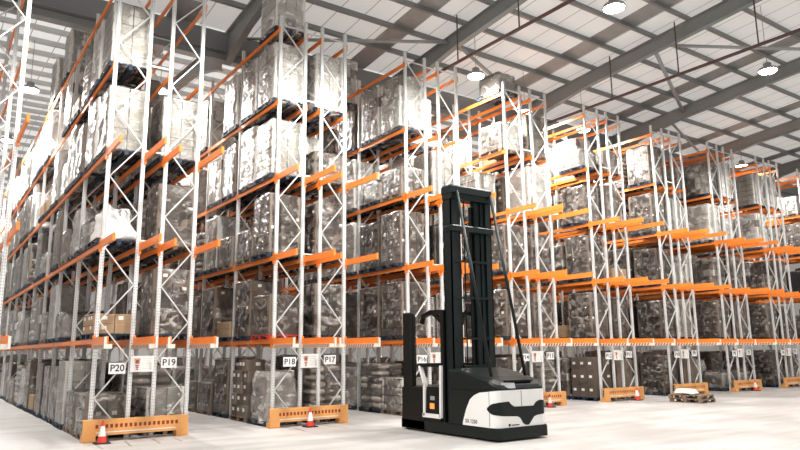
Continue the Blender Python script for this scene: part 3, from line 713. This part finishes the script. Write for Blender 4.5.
# mast: two nested channels each side, crossheads and ladder ties
def channel(x0, x1, y0, y1, z0, z1, t=.03, open_in=1, m=None):
    m = m or MB(); m.box(x0, x1, y0, y0+t, z0, z1); m.box(x0, x1, y1-t, y1, z0, z1)
    if open_in > 0: m.box(x0, x0+t, y0, y1, z0, z1)
    else: m.box(x1-t, x1, y0, y1, z0, z1)
    return m
MY = 1.62
m = channel(.10, .30, MY-.02, MY+.3, .1, 6.28); channel(.24, .44, MY+.03, MY+.25, .2, 6.2, .03, 1, m); m.build('mast_upright', M['mast'], T)
m = channel(1.32, 1.52, MY-.02, MY+.3, .1, 6.28, .03, -1); channel(1.18, 1.38, MY+.03, MY+.25, .2, 6.2, .03, -1, m); m.build('mast_upright', M['mast'], T)
MB().box(1.0, 1.16, MY+.06, MY+.22, .3, 6.1).tube([(.96, MY+.2, .3), (.96, MY+.2, 5.9)], .05, 12).build('lift_cylinder', M['mast'], T)
m = MB(); m.cbox(.06, 1.54, MY-.12, MY+.36, 6.18, 6.40, .05); m.box(.08, 1.54, MY-.08, MY+.3, 6.02, 6.18); m.build('crosshead', M['mast'], T)
m = MB(); m.cbox(.08, 1.54, MY-.1, MY+.3, 5.16, 5.32, .03); m.build('cross_member', M['mast'], T)
for z in (4.35, 3.4, 2.35): MB().box(.2, 1.4, MY-.03, MY+.02, z, z+.05).build('ladder_tie', M['mast'], T)
m = MB(); m.tube([(.7, MY+.15, .3), (.7, MY+.15, 6.1)], .018, 8); m.tube([(.55, MY+.15, .3), (.55, MY+.15, 6.1)], .018, 8); m.build('lift_chain', M['trim'], T)
for xt, xb in ((.24, .14), (1.42, 1.26)):
    MB().tube([(xt, MY-.14, 6.22), (xb, .28, 1.46)], .04, 10).build('mast_stay', M['mast'], T, smooth=True)
MB().box(.46, 1.16, MY-.05, MY+.28, 1.2, 1.7).build('mast_base', M['truck'], T)
# operator platform ahead of the mast
m = MB(); m.box(.04, .3, MY+.31, MY+.44, .3, 3.02); m.box(1.3, 1.56, MY+.31, MY+.44, .3, 3.02); m.build('platform_carriage', M['trim'], T)
m = MB(); m.cbox(-.01, 1.61, 2.68, 3.78, .06, 1.14, .05); m.box(.0, .3, 2.05, 2.7, .06, .42); m.box(1.3, 1.6, 2.05, 2.7, .06, .42); m.build('operator_platform', M['trim'], T)
for x in (-.02, 1.5):
    m = MB(); m.bar((x+.05, 2.93, 1.68), (x+.05, 2.72, 1.2), .07, .1, up=(1, 0, 0)); m.bar((x+.05, 2.72, 1.24), (x+.05, 2.74, .42), .07, .1, up=(1, 0, 0)); m.box(x+.0, x+.1, 2.05, 2.8, .38, .48)
    m.bar((x+.05, 2.02, 1.7), (x+.05, 2.05, .4), .07, .1, up=(1, 0, 0)); m.build('entry_frame', M['white'], T)
c_ = MB().box(.04, .3, 2.1, 2.68, .46, 1.15).build('control_console', M['trim'], T)
MB().box(.032, .04, 2.36, 2.54, .6, .74).build('display_label', M['display'], c_); MB().box(.032, .04, 2.34, 2.52, .82, .92).build('grey_label', M['tubeg'], c_)
MB().box(-.0, 1.6, 2.08, 3.0, 1.66, 1.75).build('guard_rail', M['trim'], T)
m = MB(); m.cbox(.0, .14, 3.3, 3.7, 1.1, 3.12, .03); m.cbox(.1, .3, 3.45, 3.7, 1.1, 3.05, .03); m.build('front_mast', M['trim'], T)
m = MB()
for x in (.06, 1.46): m.bar((x+.05, 1.95, 3.06), (x+.05, 2.55, 3.08), .12, .12); m.bar((x+.05, 2.5, 3.09), (x+.05, 2.88, 2.98), .12, .1); m.bar((x+.05, 2.85, 3.0), (x+.05, 2.95, 2.8), .1, .08, up=(1, 0, 0)); m.bar((x+.05, 1.95, 2.75), (x+.05, 2.4, 3.05), .1, .1)
m.box(.06, 1.5, 2.45, 2.55, 3.03, 3.12); m.build('overhead_arm', M['trim'], T)
for x, y, rd in ((.1, 2.5, .17), (1.5, 2.5, .17), (.3, .7, .19), (1.3, .7, .19), (.1, 3.5, .15), (1.5, 3.5, .15)):
    MB().tube([(x-.08, y, rd), (x+.08, y, rd)], rd, 22).build('wheel', M['rubber'], T)

# ------------------------------------------------------------------ camera, world, view
cam = bpy.data.cameras.new('camera'); co = bpy.data.objects.new('camera', cam); COL.objects.link(co)
fw = Vector((math.sin(YAW)*math.cos(PIT), math.cos(YAW)*math.cos(PIT), math.sin(PIT)))
rt = Vector((math.cos(YAW), -math.sin(YAW), 0)); up = rt.cross(fw)
c, s = math.cos(ROLL), math.sin(ROLL); rt, up = rt*c+up*s, -rt*s+up*c
co.matrix_world = Matrix.Translation(CAMP) @ Matrix((rt, up, -fw)).transposed().to_4x4()
cam.sensor_width = 36; cam.lens = F/800*36; cam.clip_end = 300
scene.camera = co
w = bpy.data.worlds.new('world'); scene.world = w; w.use_nodes = True
bg = w.node_tree.nodes['Background']; bg.inputs[0].default_value = (1, .985, .965, 1); bg.inputs[1].default_value = .8
vs = scene.view_settings; vs.view_transform = 'Standard'; vs.look = 'None'; vs.gamma = 1; vs.use_curve_mapping = False; vs.exposure = .3
scene.cycles.max_bounces = 8; scene.cycles.diffuse_bounces = 4; scene.cycles.transparent_max_bounces = 12; scene.cycles.sample_clamp_indirect = 6
